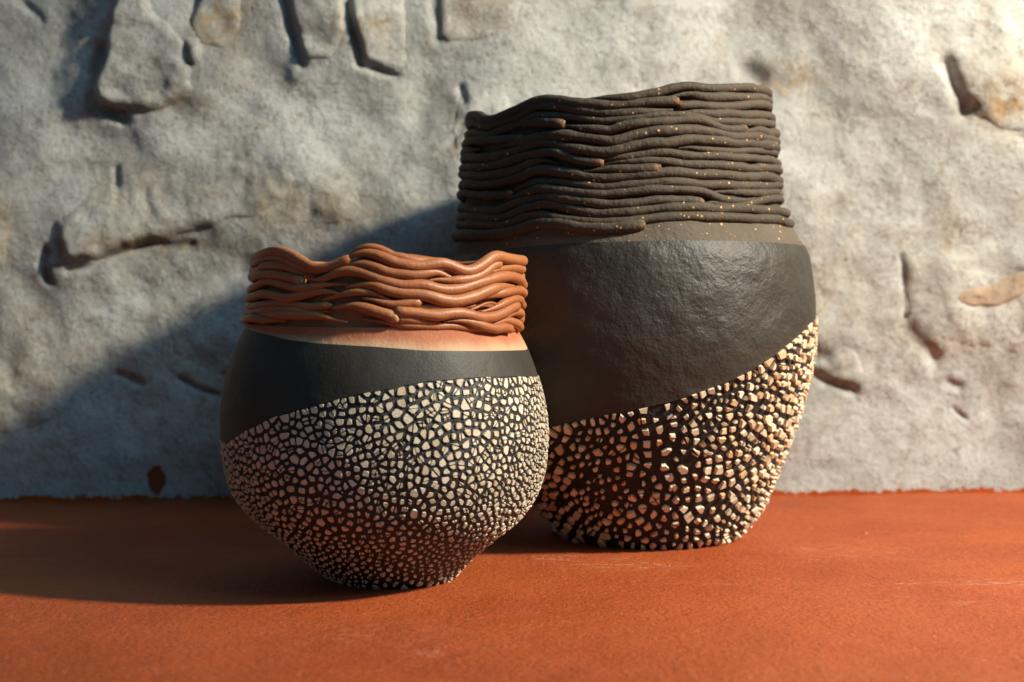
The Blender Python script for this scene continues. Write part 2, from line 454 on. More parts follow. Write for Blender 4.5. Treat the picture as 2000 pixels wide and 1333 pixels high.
for px_, py_, rx_, ry_, a_ in ((1130, 1092, 0.035, 0.010, 0.6), (1220, 1106, 0.040, 0.012, 0.5), (1900, 1140, 0.045, 0.007, 0.9), (1650, 1080, 0.05, 0.03, 0.3), (700, 1240, 0.05, 0.03, 0.25)):
    g_ = on_ground(px_, py_)
    scuff = np.maximum(scuff, a_ * np.exp(-((V[:, 0] - g_[0]) / rx_) ** 2 - ((V[:, 1] - g_[1]) / ry_) ** 2))
ledge = make("ledge", V, F, M_LEDGE, attrs={'scuff': scuff})
ledge["kind"] = "structure"
ledge["label"] = "terracotta painted ledge under both pots"
ledge["category"] = "ledge"

# ------------------------------------------------------------------ pots
def catmull(pts, step):
    pts = np.asarray(pts, float)
    P = np.vstack([2 * pts[0] - pts[1], pts, 2 * pts[-1] - pts[-2]])
    out = []
    for i in range(1, len(P) - 2):
        p0, p1, p2, p3 = P[i - 1:i + 3]
        n = max(2, int(np.linalg.norm(p2 - p1) / step))
        t = (np.arange(n) / n)[:, None]
        out.append(0.5 * (2 * p1 + (p2 - p0) * t + (2 * p0 - 5 * p1 + 4 * p2 - p3) * t ** 2 + (3 * p1 - p0 - 3 * p2 + p3) * t ** 3))
    out.append(pts[-1:])
    return np.vstack(out)

class Pot:
    def __init__(s, base_px, table, lump, seed):
        """table: (photo row, left edge, right edge) of the outline, at the depth of the pot's axis"""
        s.base = on_ground(*base_px); s.D = s.base[1]
        rows = []
        for y, l, r in table:
            a, b = at_depth(l, y, s.D), at_depth(r, y, s.D)
            rows.append((max(a[2], 0), (a[0] + b[0]) / 2 - s.base[0], (b[0] - a[0]) / 2))
        rows.sort()
        rows[0] = (0.0, rows[0][1], rows[0][2])
        k = np.array(rows)
        hh = np.linspace(0, k[-1, 0], 160)
        cx, rr = np.interp(hh, k[:, 0], k[:, 1]), np.interp(hh, k[:, 0], k[:, 2])
        ker = np.hanning(13); ker /= ker.sum()
        pad = lambda v: np.convolve(np.concatenate([2 * v[0] - v[6:0:-1], v, 2 * v[-1] - v[-2:-8:-1]]), ker, 'valid')
        s.hh, s.cx, s.rr = hh, pad(cx), pad(rr)
        s.top = hh[-1]; s.lump, s.seed = lump, seed
    def surf(s, th, h, off=0.0):
        th, h = np.broadcast_arrays(np.asarray(th, float), np.asarray(h, float))
        r = np.interp(h, s.hh, s.rr); c = np.interp(h, s.hh, s.cx)
        q = np.stack([np.cos(th) * 0.1, np.sin(th) * 0.1, h], -1)
        fade = smooth(0.0, 0.02, h)
        lump = s.lump * (fbm(q, 14, 2, s.seed) + 0.55 * fbm(q, 46, 3, s.seed + 5)) * fade
        r = r + lump + off
        return np.stack([c + r * np.cos(th), r * np.sin(th), h], -1)      # pot space; -Y faces the camera
    def frame(s, th, h):
        e = 1e-4
        p = s.surf(th, h)
        du = s.surf(th + e, h) - s.surf(th - e, h)
        dv = s.surf(th, h + e) - s.surf(th, np.maximum(h - e, 0))
        n = np.cross(du, dv); n /= np.linalg.norm(n, axis=-1, keepdims=True)
        u = du / np.linalg.norm(du, axis=-1, keepdims=True)
        return p, u, np.cross(n, u), n
    def hit(s, px, py, off=0.0):
        """(angle, height) where a photo pixel meets the front of the pot"""
        d = ray(px, py); Y = s.D - 0.08
        for _ in range(14):
            p = d * Y; z = CAM_H + p[2]
            r = np.interp(z, s.hh, s.rr) + off
            cx = s.base[0] + np.interp(z, s.hh, s.cx)
            # ray (d0*Y, Y) against the circle at height z
            a = d[0] ** 2 + 1; b = -2 * (d[0] * cx + s.D); cc = cx ** 2 + s.D ** 2 - r * r
            disc = b * b - 4 * a * cc
            Y = (-b - math.sqrt(disc)) / (2 * a) if disc > 0 else -b / (2 * a)
        p = d * Y; z = CAM_H + p[2]
        return math.atan2(p[1] - s.D, p[0] - s.base[0] - np.interp(z, s.hh, s.cx)), z
    def curve(s, pts, back):
        """height as a function of angle from photo points on the front, closed round the back"""
        k = []
        for p in pts:
            th, z = s.hit(*p)
            k.append((th if th < math.pi / 2 else th - 2 * math.pi, z))
        k.sort()
        for f, z in back: k.append((f, z))
        k.sort()
        k = np.array(k)
        ext = np.vstack([k - [2 * math.pi, 0], k, k + [2 * math.pi, 0]])
        t = np.linspace(-math.pi, math.pi, 721)[:-1]
        v = np.interp(t, ext[:, 0], ext[:, 1])
        ker = np.hanning(15); ker /= ker.sum()
        v = np.convolve(np.concatenate([v[-7:], v, v[:7]]), ker, 'valid')
        return lambda th: np.interp(np.mod(np.asarray(th) + math.pi, 2 * math.pi) - math.pi, np.append(t, math.pi), np.append(v, v[0]))
    def shell(s, name, lo, hi, rows, mat, parent, off=0.0, cols=360, attrs=False, bottom=False, rough=0.0):
        th = np.linspace(0, 2 * math.pi, cols, endpoint=False)
        f = np.linspace(0, 1, rows)[:, None]
        L = lo(th) if callable(lo) else np.full(cols, lo)
        Hh = hi(th) if callable(hi) else np.full(cols, hi)
        h = L[None] * (1 - f) + Hh[None] * f
        T = np.broadcast_to(th, h.shape)
        P = s.surf(T, h, off)
        if rough:
            q = P.reshape(-1, 3)
            n = rough * fbm(q, 160, 3, s.seed + 40)
            P = P + (np.stack([np.cos(T), np.sin(T), 0 * T], -1) * n.reshape(T.shape)[..., None])
        V = P.reshape(-1, 3); F = grid_faces(rows, cols, True)
        A = {'fade': np.broadcast_to(f, h.shape).ravel()} if attrs else None
        if bottom:
            V = np.vstack([V, [[0, 0, V[0, 2]]]]); c = len(V) - 1
            F += [(c, (i + 1) % cols, i) for i in range(cols)]
            if A: A['fade'] = np.append(A['fade'], 0)
        return make(name, V, F, mat, parent, attrs=A)
    def interior(s, mat, parent, rim, thick=0.007):
        """inner wall from the rim down and a floor, plus the lip that closes the shell"""
        cols = 200
        th = np.linspace(0, 2 * math.pi, cols, endpoint=False)
        hs = np.concatenate([[0.009], np.linspace(0.012, 1.0, 60)])
        rows = []
        for f in hs:
            h = 0.010 + (rim(th) - 0.010) * f if f > 0.009 else np.full(cols, 0.010)
            o = -thick - (0.012 if f < 0.02 else 0)
            rows.append(s.surf(th, h, o))
        rows.append(s.surf(th, rim(th), -0.0018))
        V = np.array(rows).reshape(-1, 3); F = [tuple(reversed(f)) for f in grid_faces(len(rows), cols, True)]
        V = np.vstack([V, [[0, 0, 0.010]]]); c = len(V) - 1
        F += [(c, i, (i + 1) % cols) for i in range(cols)]
        return make("interior", V, F, mat, parent)

def tube(pot, keys, rad, mat, parent, off, ends=('round', 'round'), seed=0, wobble=0.06, flat=1.0):
    """a clay coil: keys are (angle, height, extra offset); rad a radius or a list of radii at the keys"""
    keys = np.asarray(keys, float)
    rads = np.full(len(keys), rad) if np.isscalar(rad) else np.asarray(rad, float)
    R0 = np.interp(keys[:, 1].mean(), pot.hh, pot.rr)
    Q = np.column_stack([keys[:, 0] * R0, keys[:, 1], keys[:, 2], rads])
    C = catmull(Q, 0.0020)
    th, h = C[:, 0] / R0, C[:, 1]
    r = np.interp(h, pot.hh, pot.rr) + C[:, 2] + off
    c = np.interp(h, pot.hh, pot.cx)
    q = np.column_stack([C[:, 0], np.full(len(C), seed * 3.1), C[:, 1] * 0])
    r = r + 0.0006 * vnoise(q, 60, seed)
    P = np.column_stack([c + r * np.cos(th), r * np.sin(th), h + 0.0004 * vnoise(q, 80, seed + 3)])
    rad_ = C[:, 3] * (1 + wobble * vnoise(q, 120, seed + 1) + wobble * 0.6 * vnoise(q, 330, seed + 2))
    s = np.concatenate([[0], np.cumsum(np.linalg.norm(np.diff(P, axis=0), axis=1))])
    tip = np.zeros(len(P))
    for e, dist in ((0, s), (1, s[-1] - s)):
        if ends[e] == 'round':
            t = np.clip(dist / (rad_ * 0.9), 0, 1); rad_ = rad_ * np.sqrt(np.maximum(1 - (1 - t) ** 2, 0.05))
        elif ends[e] == 'blunt':
            t = np.clip(dist / (rad_ * 0.35), 0, 1); rad_ = rad_ * (0.72 + 0.28 * np.sqrt(1 - (1 - t) ** 2))
            tip = np.maximum(tip, 1 - smooth(0.001, 0.006, dist))
        elif ends[e] == 'taper':
            rad_ = rad_ * (0.25 + 0.75 * smooth(0, 0.024, dist))
    T = np.gradient(P, axis=0); T /= np.linalg.norm(T, axis=1, keepdims=True)
    N = np.column_stack([np.cos(th), np.sin(th), 0 * th]); N -= T * (N * T).sum(1, keepdims=True); N /= np.linalg.norm(N, axis=1, keepdims=True)
    B = np.cross(T, N)
    k = 14
    a = np.arange(k) * 2 * math.pi / k
    V = (P[:, None] + rad_[:, None, None] * (np.cos(a)[None, :, None] * N[:, None] + flat * np.sin(a)[None, :, None] * B[:, None])).reshape(-1, 3)
    F = grid_faces(len(P), k, True)
    n = len(V)
    V = np.vstack([V, P[:1], P[-1:]])
    F += [(n, (i + 1) % k, i) for i in range(k)] + [(n + 1, n - k + i, n - k + (i + 1) % k) for i in range(k)]
    A = np.append(np.repeat(tip, k), [tip[0], tip[-1]])
    return make("coil", V, [tuple(reversed(f)) for f in F], mat, parent, attrs={'tip': A})

FRAMES = {'A': (470, 470, 0.15), 'B': (750, 470, 0.15), 'C': (880, 190, 0.165), 'D': (1210, 150, 0.165), 'E': (880, 290, 0.165), 'F': (1240, 290, 0.165)}
def trace(spec):
    """'A 10,20 30,40 B 5,6' -> photo pixels; each letter is an enlarged view with its own origin and scale"""
    pts, fr = [], None
    for w in spec.split():
        if w in FRAMES: fr = FRAMES[w]
        else:
            x, y = map(float, w.split(','))
            pts.append((fr[0] + fr[2] * x, fr[1] + fr[2] * y))
    return pts
def strand(pot, spec, off):
    out = []
    for p in trace(spec):
        th, z = pot.hit(*p, off)
        out.append((th if th < math.pi / 2 else th - 2 * math.pi, z))
    return out
def wrap_ends(k, left, right):
    """carry a strand round past the outline at the sides that reach it"""
    k = list(k)
    if left:
        th, z = k[0]; k = [(th - 0.75, z - 0.001), (th - 0.35, z)] + k
    if right:
        th, z = k[-1]; k = k + [(th + 0.35, z), (th + 0.75, z + 0.001)]
    return k

def clip(poly, n, d):
    """keep the part of a 2-D polygon with n.x <= d"""
    out = []
    m = len(poly)
    for i in range(m):
        a, b = poly[i], poly[(i + 1) % m]
        da, db = a[0] * n[0] + a[1] * n[1] - d, b[0] * n[0] + b[1] * n[1] - d
        if da <= 0: out.append(a)
        if da * db < 0:
            t = da / (da - db); out.append((a[0] + (b[0] - a[0]) * t, a[1] + (b[1] - a[1]) * t))
    return out
def area(p): return 0.5 * abs(sum(p[i][0] * p[i - 1][1] - p[i - 1][0] * p[i][1] for i in range(len(p))))
def centroid(p): return (sum(a[0] for a in p) / len(p), sum(a[1] for a in p) / len(p))
def rounded(p, f):
    out = []
    for i in range(len(p)):
        a, b = p[i], p[(i + 1) % len(p)]
        out += [(a[0] + (b[0] - a[0]) * f, a[1] + (b[1] - a[1]) * f), (b[0] + (a[0] - b[0]) * f, b[1] + (a[1] - b[1]) * f)]
    return out

def scatter(pot, hb, spacing, seed, vary, tries):
    """dart throwing over the pot below the curve hb"""
    rg = np.random.default_rng(seed)
    hmax = max(hb(np.linspace(-math.pi, math.pi, 90)))
    w = np.interp(np.linspace(0, hmax, 200), pot.hh, pot.rr) * np.sqrt(1 + np.gradient(np.interp(np.linspace(0, hmax, 200), pot.hh, pot.rr), hmax / 199) ** 2)
    cdf = np.cumsum(w); cdf /= cdf[-1]
    h = np.interp(rg.random(tries), cdf, np.linspace(0, hmax, 200)); th = rg.random(tries) * 2 * math.pi - math.pi
    ok = (h < hb(th) - spacing * 0.28) & (h > spacing * 0.35)
    th, h = th[ok], h[ok]
    P = pot.surf(th, h)
    sp = spacing * (1 + vary * vnoise(P, 28, seed)) * (0.82 + 0.36 * rg.random(len(P)))
    cell, grid, acc = spacing * 1.6, {}, []
    for i in range(len(P)):
        c = tuple(np.floor(P[i] / cell).astype(int))
        good = True
        for dx in (-1, 0, 1):
            for dy in (-1, 0, 1):
                for dz in (-1, 0, 1):
                    for j in grid.get((c[0] + dx, c[1] + dy, c[2] + dz), ()):
                        e = P[i] - P[j]
                        if e @ e < (0.5 * (sp[i] + sp[j])) ** 2: good = False; break
                    if not good: break
                if not good: break
            if not good: break
        if good:
            grid.setdefault(c, []).append(i); acc.append(i)
    acc = np.array(acc)
    return th[acc], h[acc], P[acc], sp[acc]

def build_chips(pot, root, hb, mat, spacing, gap, shard_gap, splits, height, tilt, roundness, seed, vary, hidden, name, shrink=(1, 1), drop=0.0, low_shrink=1.0):
    rd = random.Random(seed)
    th, h, P, sp = scatter(pot, hb, spacing, seed, vary, 60000)
    _, U, Vv, N = pot.frame(th, h)
    e = 0.03
    B1, B2 = pot.surf(th - e, hb(th - e)), pot.surf(th + e, hb(th + e))
    chips = []
    for i in range(len(P)):
        d = P - P[i]
        dd = (d * d).sum(1)
        nb = np.where((dd < (2.6 * spacing) ** 2) & (dd > 0))[0]
        nb = nb[np.argsort(dd[nb])][:16]
        m = sp[i] * 1.05
        poly = [(-m, -m), (m, -m), (m, m), (-m, m)]
        g = gap * rd.uniform(0.65, 1.45)
        for j in nb:
            x, y = d[j] @ U[i], d[j] @ Vv[i]
            L = math.hypot(x, y)
            if L < 1e-6: continue
            wgt = sp[i] / (sp[i] + sp[j])
            poly = clip(poly, (x / L, y / L), L * wgt - g * 0.5)
            if len(poly) < 3: break
        if len(poly) < 3: continue
        a, b = B1[i] - P[i], B2[i] - P[i]                       # stay under the edge of the black band
        ax, ay, bx, by = a @ U[i], a @ Vv[i], b @ U[i], b @ Vv[i]
        if ay < 3 * spacing:
            nx, ny = -(by - ay), (bx - ax); L = math.hypot(nx, ny)
            if L > 1e-9: poly = clip(poly, (nx / L, ny / L), (ax * nx + ay * ny) / L - 0.0004)
        if len(poly) < 3: continue
        if rd.random() < drop: continue
        pc, kf = centroid(poly), rd.uniform(*shrink) * (low_shrink + (1 - low_shrink) * float(smooth(0.02, 0.085, h[i])))
        poly = [(pc[0] + (x - pc[0]) * kf, pc[1] + (y - pc[1]) * kf) for x, y in poly]
        pieces = [poly]
        cuts = rd.choices(range(len(splits)), splits)[0]
        c = centroid(poly); c = (c[0] + rd.uniform(-.14, .14) * spacing, c[1] + rd.uniform(-.14, .14) * spacing)
        ang = rd.uniform(0, math.pi)
        for q in range(cuts):
            nx, ny = math.cos(ang), math.sin(ang); ang += math.pi / max(cuts, 1) * rd.uniform(0.75, 1.2)
            k = nx * c[0] + ny * c[1]
            nxt = []
            for p in pieces:
                sg = shard_gap * rd.uniform(0.6, 1.5)
                for r in (clip(p, (nx, ny), k - sg / 2), clip(p, (-nx, -ny), -k - sg / 2)):
                    if len(r) >= 3: nxt.append(r)
            pieces = nxt
        for p in pieces:
            A = area(p)
            if A < (spacing * 0.16) ** 2: continue
            cc = centroid(p)
            p = [(x + rd.uniform(-.05, .05) * spacing, y + rd.uniform(-.05, .05) * spacing) for x, y in p]
            if roundness: p = rounded(p, roundness)
            hg = height * rd.uniform(0.55, 1.45); tx, ty = rd.uniform(-tilt, tilt), rd.uniform(-tilt, tilt)
            o, u, v, n = P[i], U[i], Vv[i], N[i]
            low = [o + u * x + v * y - n * 0.0012 for x, y in p]
            sh = rd.uniform(0.82, 0.93)
            top = [o + u * (cc[0] + (x - cc[0]) * sh) + v * (cc[1] + (y - cc[1]) * sh) + n * (hg + (x - cc[0]) * tx + (y - cc[1]) * ty) for x, y in p]
            kk = len(p)
            area2 = sum(p[t][0] * p[(t + 1) % kk][1] - p[(t + 1) % kk][0] * p[t][1] for t in range(kk))
            if area2 < 0: low.reverse(); top.reverse()
            F = [tuple(range(kk, 2 * kk))] + [(t, (t + 1) % kk, kk + (t + 1) % kk, kk + t) for t in range(kk)]
            wp = pot.base + o + u * cc[0] + v * cc[1]
            view = np.array([0, 0, CAM_H]) - wp
            dist = np.linalg.norm(view)
            vis = A * (n @ view) / dist ** 3
            px = project(wp)
            if hidden(px): vis = 0
            chips.append((vis, low + top, F, min(1, max(0, rd.gauss(0.38, 0.3)))))
    chips.sort(key=lambda c: -c[0])
    for vis, V, F, tone in chips[:300]:
        make(name, V, F, mat, root, shade=False, attrs={'tone': [tone] * len(V)})
    VV, FF, TT = [], [], []
    for vis, V, F, tone in chips[300:]:
        o = len(VV); VV += V; FF += [tuple(i + o for i in f) for f in F]; TT += [tone] * len(V)
    o = make(name + "_field", VV, FF, mat, root, shade=False, attrs={'tone': TT})
    o["kind"] = "stuff"
    return len(chips)

def pot_root(name, pot, label):
    r = bpy.data.objects.new(name, None)
    SC.collection.objects.link(r)
    r.location = tuple(pot.base)
    r["label"] = label; r["category"] = "pot"
    return r

PI = math.pi
# ---- the smaller pot
small = Pot((768, 1125), [
    (1125, 643, 893), (1108, 618, 906), (1090, 597, 921), (1068, 572, 947), (1046, 549, 973), (1016, 511, 1012), (1000, 494, 1026), (966, 464, 1047), (940, 452, 1057),
    (910, 443, 1065), (880, 439, 1068), (849, 436, 1069), (801, 435.5, 1065), (770, 438, 1060), (730, 446, 1050), (700, 454, 1040), (670, 467, 1029), (652, 476, 1018),
    (640, 482, 1012), (600, 492, 1017), (560, 496, 1018), (500, 503, 1014), (470, 503, 1012)], 0.0006, 11)
rs = pot_root("clay_pot", small, "smaller round pot with wavy red-brown coiled rim and dense cream crackle")
s_crack = small.curve([(444, 866), (468, 849), (495, 832), (532, 815), (556, 808), (604, 794), (692, 770), (760, 758), (828, 744), (930, 736), (1000, 734), (1048, 735)],
                      [(PI * 0.12, 0.112), (PI * 0.5, 0.094), (PI * 0.85, 0.078)])
s_band = small.curve([(484, 642), (522, 654), (563, 664), (624, 671), (726, 677), (828, 685), (930, 686), (1000, 685), (1027, 684)],
                     [(PI * 0.12, 0.1275), (PI * 0.5, 0.130), (PI * 0.85, 0.137)])
s_neck = 0.1395
small.shell("crackle_ground", 0.0, s_crack, 110, M_GROUND, rs, off=-0.0004, bottom=True, rough=0.0004)
small.shell("black_band", lambda t: s_crack(t) - 0.0004, s_band, 60, M_BLACK, rs)
small.shell("shoulder", lambda t: s_band(t) - 0.0003, s_neck + 0.002, 30, M_SHOULDER, rs, off=-0.0003, attrs=True)
s_rim = small.curve([(503, 522), (545, 510), (610, 536), (660, 528), (705, 500), (760, 508), (860, 530), (910, 544), (965, 520), (1012, 522)],
                    [(PI * 0.15, 0.170), (PI * 0.5, 0.171), (PI * 0.85, 0.170)])
small.shell("neck", s_neck, s_rim, 24, M_COIL, rs, off=-0.0022)
small.interior(M_INSIDE, rs, s_rim, 0.0045)
SR = 0.0027
# view letters and enlarged coordinates, radius factor, wraps left / right, end styles, extra offset (mm)
S_STRANDS = [
    ("A 175,235 260,185 400,150 520,152 650,195 780,260 880,320 970,360 1090,352 1210,325 1340,275 1460,250", 1.0, 1, 0, 'round', 'round', 0.6),
    ("A 190,300 300,240 420,215 520,225 640,272 760,335 880,390 1000,405 1130,380 1260,350", .85, 1, 0, 'round', 'taper', 0.2),
    ("A 200,395 300,345 430,325 560,345 700,405 840,455 950,500", .95, 1, 0, 'round', 'taper', 0.0),
    ("A 1290,300 1390,200 1490,125 1620,88 1750,98 1900,152 2000,196 B 250,215 380,252 520,262 700,262 860,270 960,290", .85, 0, 0, 'taper', 'taper', -1.8),
    ("A 1330,300 1420,215 1510,172 1620,160 1750,190 1900,250 2000,288 B 250,315 380,338 500,330 620,308 740,300 850,328 950,372 1050,402 1150,395 1250,345 1340,278 1430,222 1510,208 1600,228 1720,258 1825,265", 1.12, 0, 1, 'taper', 'round', 1.2),
    ("A 1230,400 1350,350 1480,318 1610,308 1750,340 1900,398 2000,425 B 250,442 400,455 550,432 680,416 790,440 890,480 980,510", 1.08, 0, 0, 'taper', 'taper', 0.6),
    ("B 560,530 700,512 850,522 1000,515 1150,482 1280,432 1380,365 1450,315 1540,312", 1.0, 0, 0, 'taper', 'round', 0.8),
    ("B 1400,425 1540,372 1680,358 1825,378", 0.95, 0, 1, 'taper', 'round', 0.6),
    ("A 860,490 960,515 1060,508 1160,460 1280,412 1400,402 1530,415 1700,470 1850,530 2000,565 B 260,578 400,572 550,588 700,632 850,648 1000,632 1150,592 1300,542 1450,492 1580,462 1700,470 1780,515 1815,580", 1.1, 0, 1, 'taper', 'round', 0.9),
    ("A 1360,610 1490,580 1620,570 1750,592 1870,640 2000,668 B 260,685 400,694 550,724 700,765 850,785 1000,772 1150,732 1300,682 1450,632 1580,602 1700,592", 1.2, 0, 0, 'taper', 'taper', 0.8),
    ("B 1190,805 1350,742 1500,702 1650,662 1780,650 1825,690", 1.0, 0, 1, 'taper', 'round', 0.7),
    ("A 1060,775 1200,735 1350,690 1480,662 1600,660 1720,692 1830,742 1930,790 B 150,812", 0.95, 0, 0, 'taper', 'taper', 0.9),
    ("A 1580,745 1720,772 1850,812 2000,832 B 260,818 400,805 500,812", 0.95, 0, 0, 'taper', 'round', 1.3),
    ("A 90,755 180,720 280,692 400,712 550,750 660,745 760,718 880,682 1020,660 1150,662 1250,682 1360,700", 0.95, 1, 0, 'round', 'taper', 0.5),
    ("A 110,645 200,592 300,547 400,540 500,560 620,602 740,625 870,620 1000,592 1120,577 1250,575 1380,575", 0.85, 1, 0, 'round', 'taper', 0.4),
    ("A 150,480 290,442 420,438 550,460 700,502 820,535", 0.95, 1, 0, 'round', 'blunt', 0.7),
    ("A 1160,890 1300,872 1450,858 1600,880 1750,912 1900,952 2000,990 B 180,978", 1.15, 0, 0, 'taper', 'blunt', 0.9),
    ("A 180,960 400,972 580,982 720,988 880,985 1020,988 1150,1012 1280,1042 1390,1070", 0.85, 0, 0, 'taper', 'taper', 0.6),
    ("A 45,1040 160,1020 300,1042 450,1048 580,1058", 0.85, 1, 0, 'round', 'taper', 0.9),
    ("A 120,850 300,832 500,822 700,842 900,862 1050,852 1190,850", 0.8, 1, 0, 'round', 'round', 0.5),
    ("A 110,930 350,905 550,902 750,922 950,932 1180,918", 0.9, 1, 0, 'round', 'taper', 0.0),
    ("B 110,905 250,930 400,942 550,962 700,972 850,952 1000,946 1120,966 1250,1002 1380,1002 1500,972 1600,922 1690,865 1750,850", 1.1, 0, 0, 'round', 'round', 1.0),
    ("B 230,895 400,872 550,872 700,888 850,892 1000,882 1120,866 1220,845", 1.0, 0, 0, 'taper', 'taper', -0.6),
    ("B 1110,925 1220,882 1320,825 1400,802 1470,815", 0.9, 0, 0, 'taper', 'taper', 0.2),
    ("B 1260,930 1400,892 1520,842 1620,792 1700,765 1780,785 1800,840", 0.9, 0, 1, 'taper', 'round', 0.4),
    ("B 170,1022 300,1022 450,1042 600,1068 750,1092 920,1115", 0.95, 0, 0, 'blunt', 'taper', 0.1),
    ("B 780,1055 950,1046 1080,1052 1200,1082 1320,1122 1450,1146 1560,1142 1660,1165", 0.95, 0, 0, 'taper', 'round', 1.4),
    ("B 1430,1095 1580,1048 1690,1062 1760,1112 1785,1175", 0.95, 0, 0, 'taper', 'round', 1.0),
    ("B 1580,1010 1700,952 1780,925 1820,965 1830,1030", 1.0, 0, 1, 'taper', 'round', 0.4),
    ("B -300,1020 0,1070 300,1100 700,1120 1100,1130 1500,1150 1790,1150", 0.8, 0, 1, 'taper', 'round', -1.2),
]
for i, (spec, f, wl, wr, e0, e1, off) in enumerate(S_STRANDS):
    k = wrap_ends(strand(small, spec, 0.0015), wl, wr)
    tube(small, [(t, z, 0) for t, z in k], SR * f, M_COIL, rs, 0.0002 + off * 0.001, (e0, e1), seed=i + 1, wobble=0.05)
rows = 8
for i in range(rows):                                               # the coils that run round the back
    z0 = 0.1425 + 0.0046 * i
    keys = []
    for t in np.linspace(-0.10, PI + 0.10, 16):
        w = 0.0014 * math.sin(3.1 * t + 0.5 * i) + 0.0009 * math.sin(7.3 * t + 1.3 * i)
        keys.append((t, z0 + w + (0.0012 * (i / rows)) * math.sin(5 * t), 0.0))
    tube(small, keys, SR * (1.05 if i < rows - 1 else 0.95), M_COIL, rs, -0.0002 + 0.0008 * ((i * 7) % 3 - 1), ('taper', 'taper'), seed=60 + i, wobble=0.05)

# ---- the tall pot
big = Pot((1266, 1042), [
    (1042, 1094, 1442), (1028, 1078, 1456), (1010, 1064, 1470), (980, 1040, 1490), (940, 1010, 1507), (880, 966, 1531), (820, 930, 1553), (760, 902, 1571), (700, 886, 1583),
    (650, 879, 1588), (620, 878, 1588), (560, 880, 1585), (520, 884, 1580), (500, 887, 1577), (480, 890, 1566), (465, 894, 1553), (445, 898, 1540), (420, 901, 1528), (380, 905, 1518),
    (300, 910, 1512), (220, 920, 1498), (160, 924, 1494)], 0.0010, 23)
rb = pot_root("clay_pot", big, "taller dark pot with brown ridged coil neck and raised bone-coloured chips")
b_crack = big.curve([(890, 872), (960, 860), (1020, 846), (1071, 834), (1120, 822), (1187, 809), (1262, 794), (1319, 781), (1375, 762), (1431, 740), (1488, 708), (1533, 674), (1563, 648), (1582, 628)],
                    [(PI * 0.15, 0.150), (PI * 0.5, 0.130), (PI * 0.85, 0.080)])
b_band = big.curve([(892, 502), (952, 491), (1020, 483), (1095, 477), (1207, 472), (1320, 470), (1432, 471), (1520, 475), (1562, 479)],
                   [(PI * 0.12, 0.186), (PI * 0.5, 0.184), (PI * 0.88, 0.181)])
b_neck = 0.1955
big.shell("crackle_ground", 0.0, b_crack, 120, M_GROUNDB, rb, off=-0.0008, bottom=True, rough=0.0005)
big.shell("black_band", lambda t: b_crack(t) - 0.0006, b_band, 90, M_BLACKB, rb)
big.shell("shoulder", lambda t: b_band(t) - 0.0004, b_neck + 0.006, 30, M_SHOULDERB, rb, off=-0.0002, attrs=True)
b_rim = big.curve([(925, 240), (960, 240), (1010, 216), (1070, 202), (1150, 208), (1230, 198), (1300, 178), (1400, 172), (1492, 178)],
                  [(PI * 0.12, 0.276), (PI * 0.5, 0.270), (PI * 0.85, 0.263)])
big.shell("neck", b_neck, b_rim, 30, M_COILB, rb, off=-0.0022)
big.interior(M_INSIDEB, rb, b_rim, 0.005)
BR = 0.0029
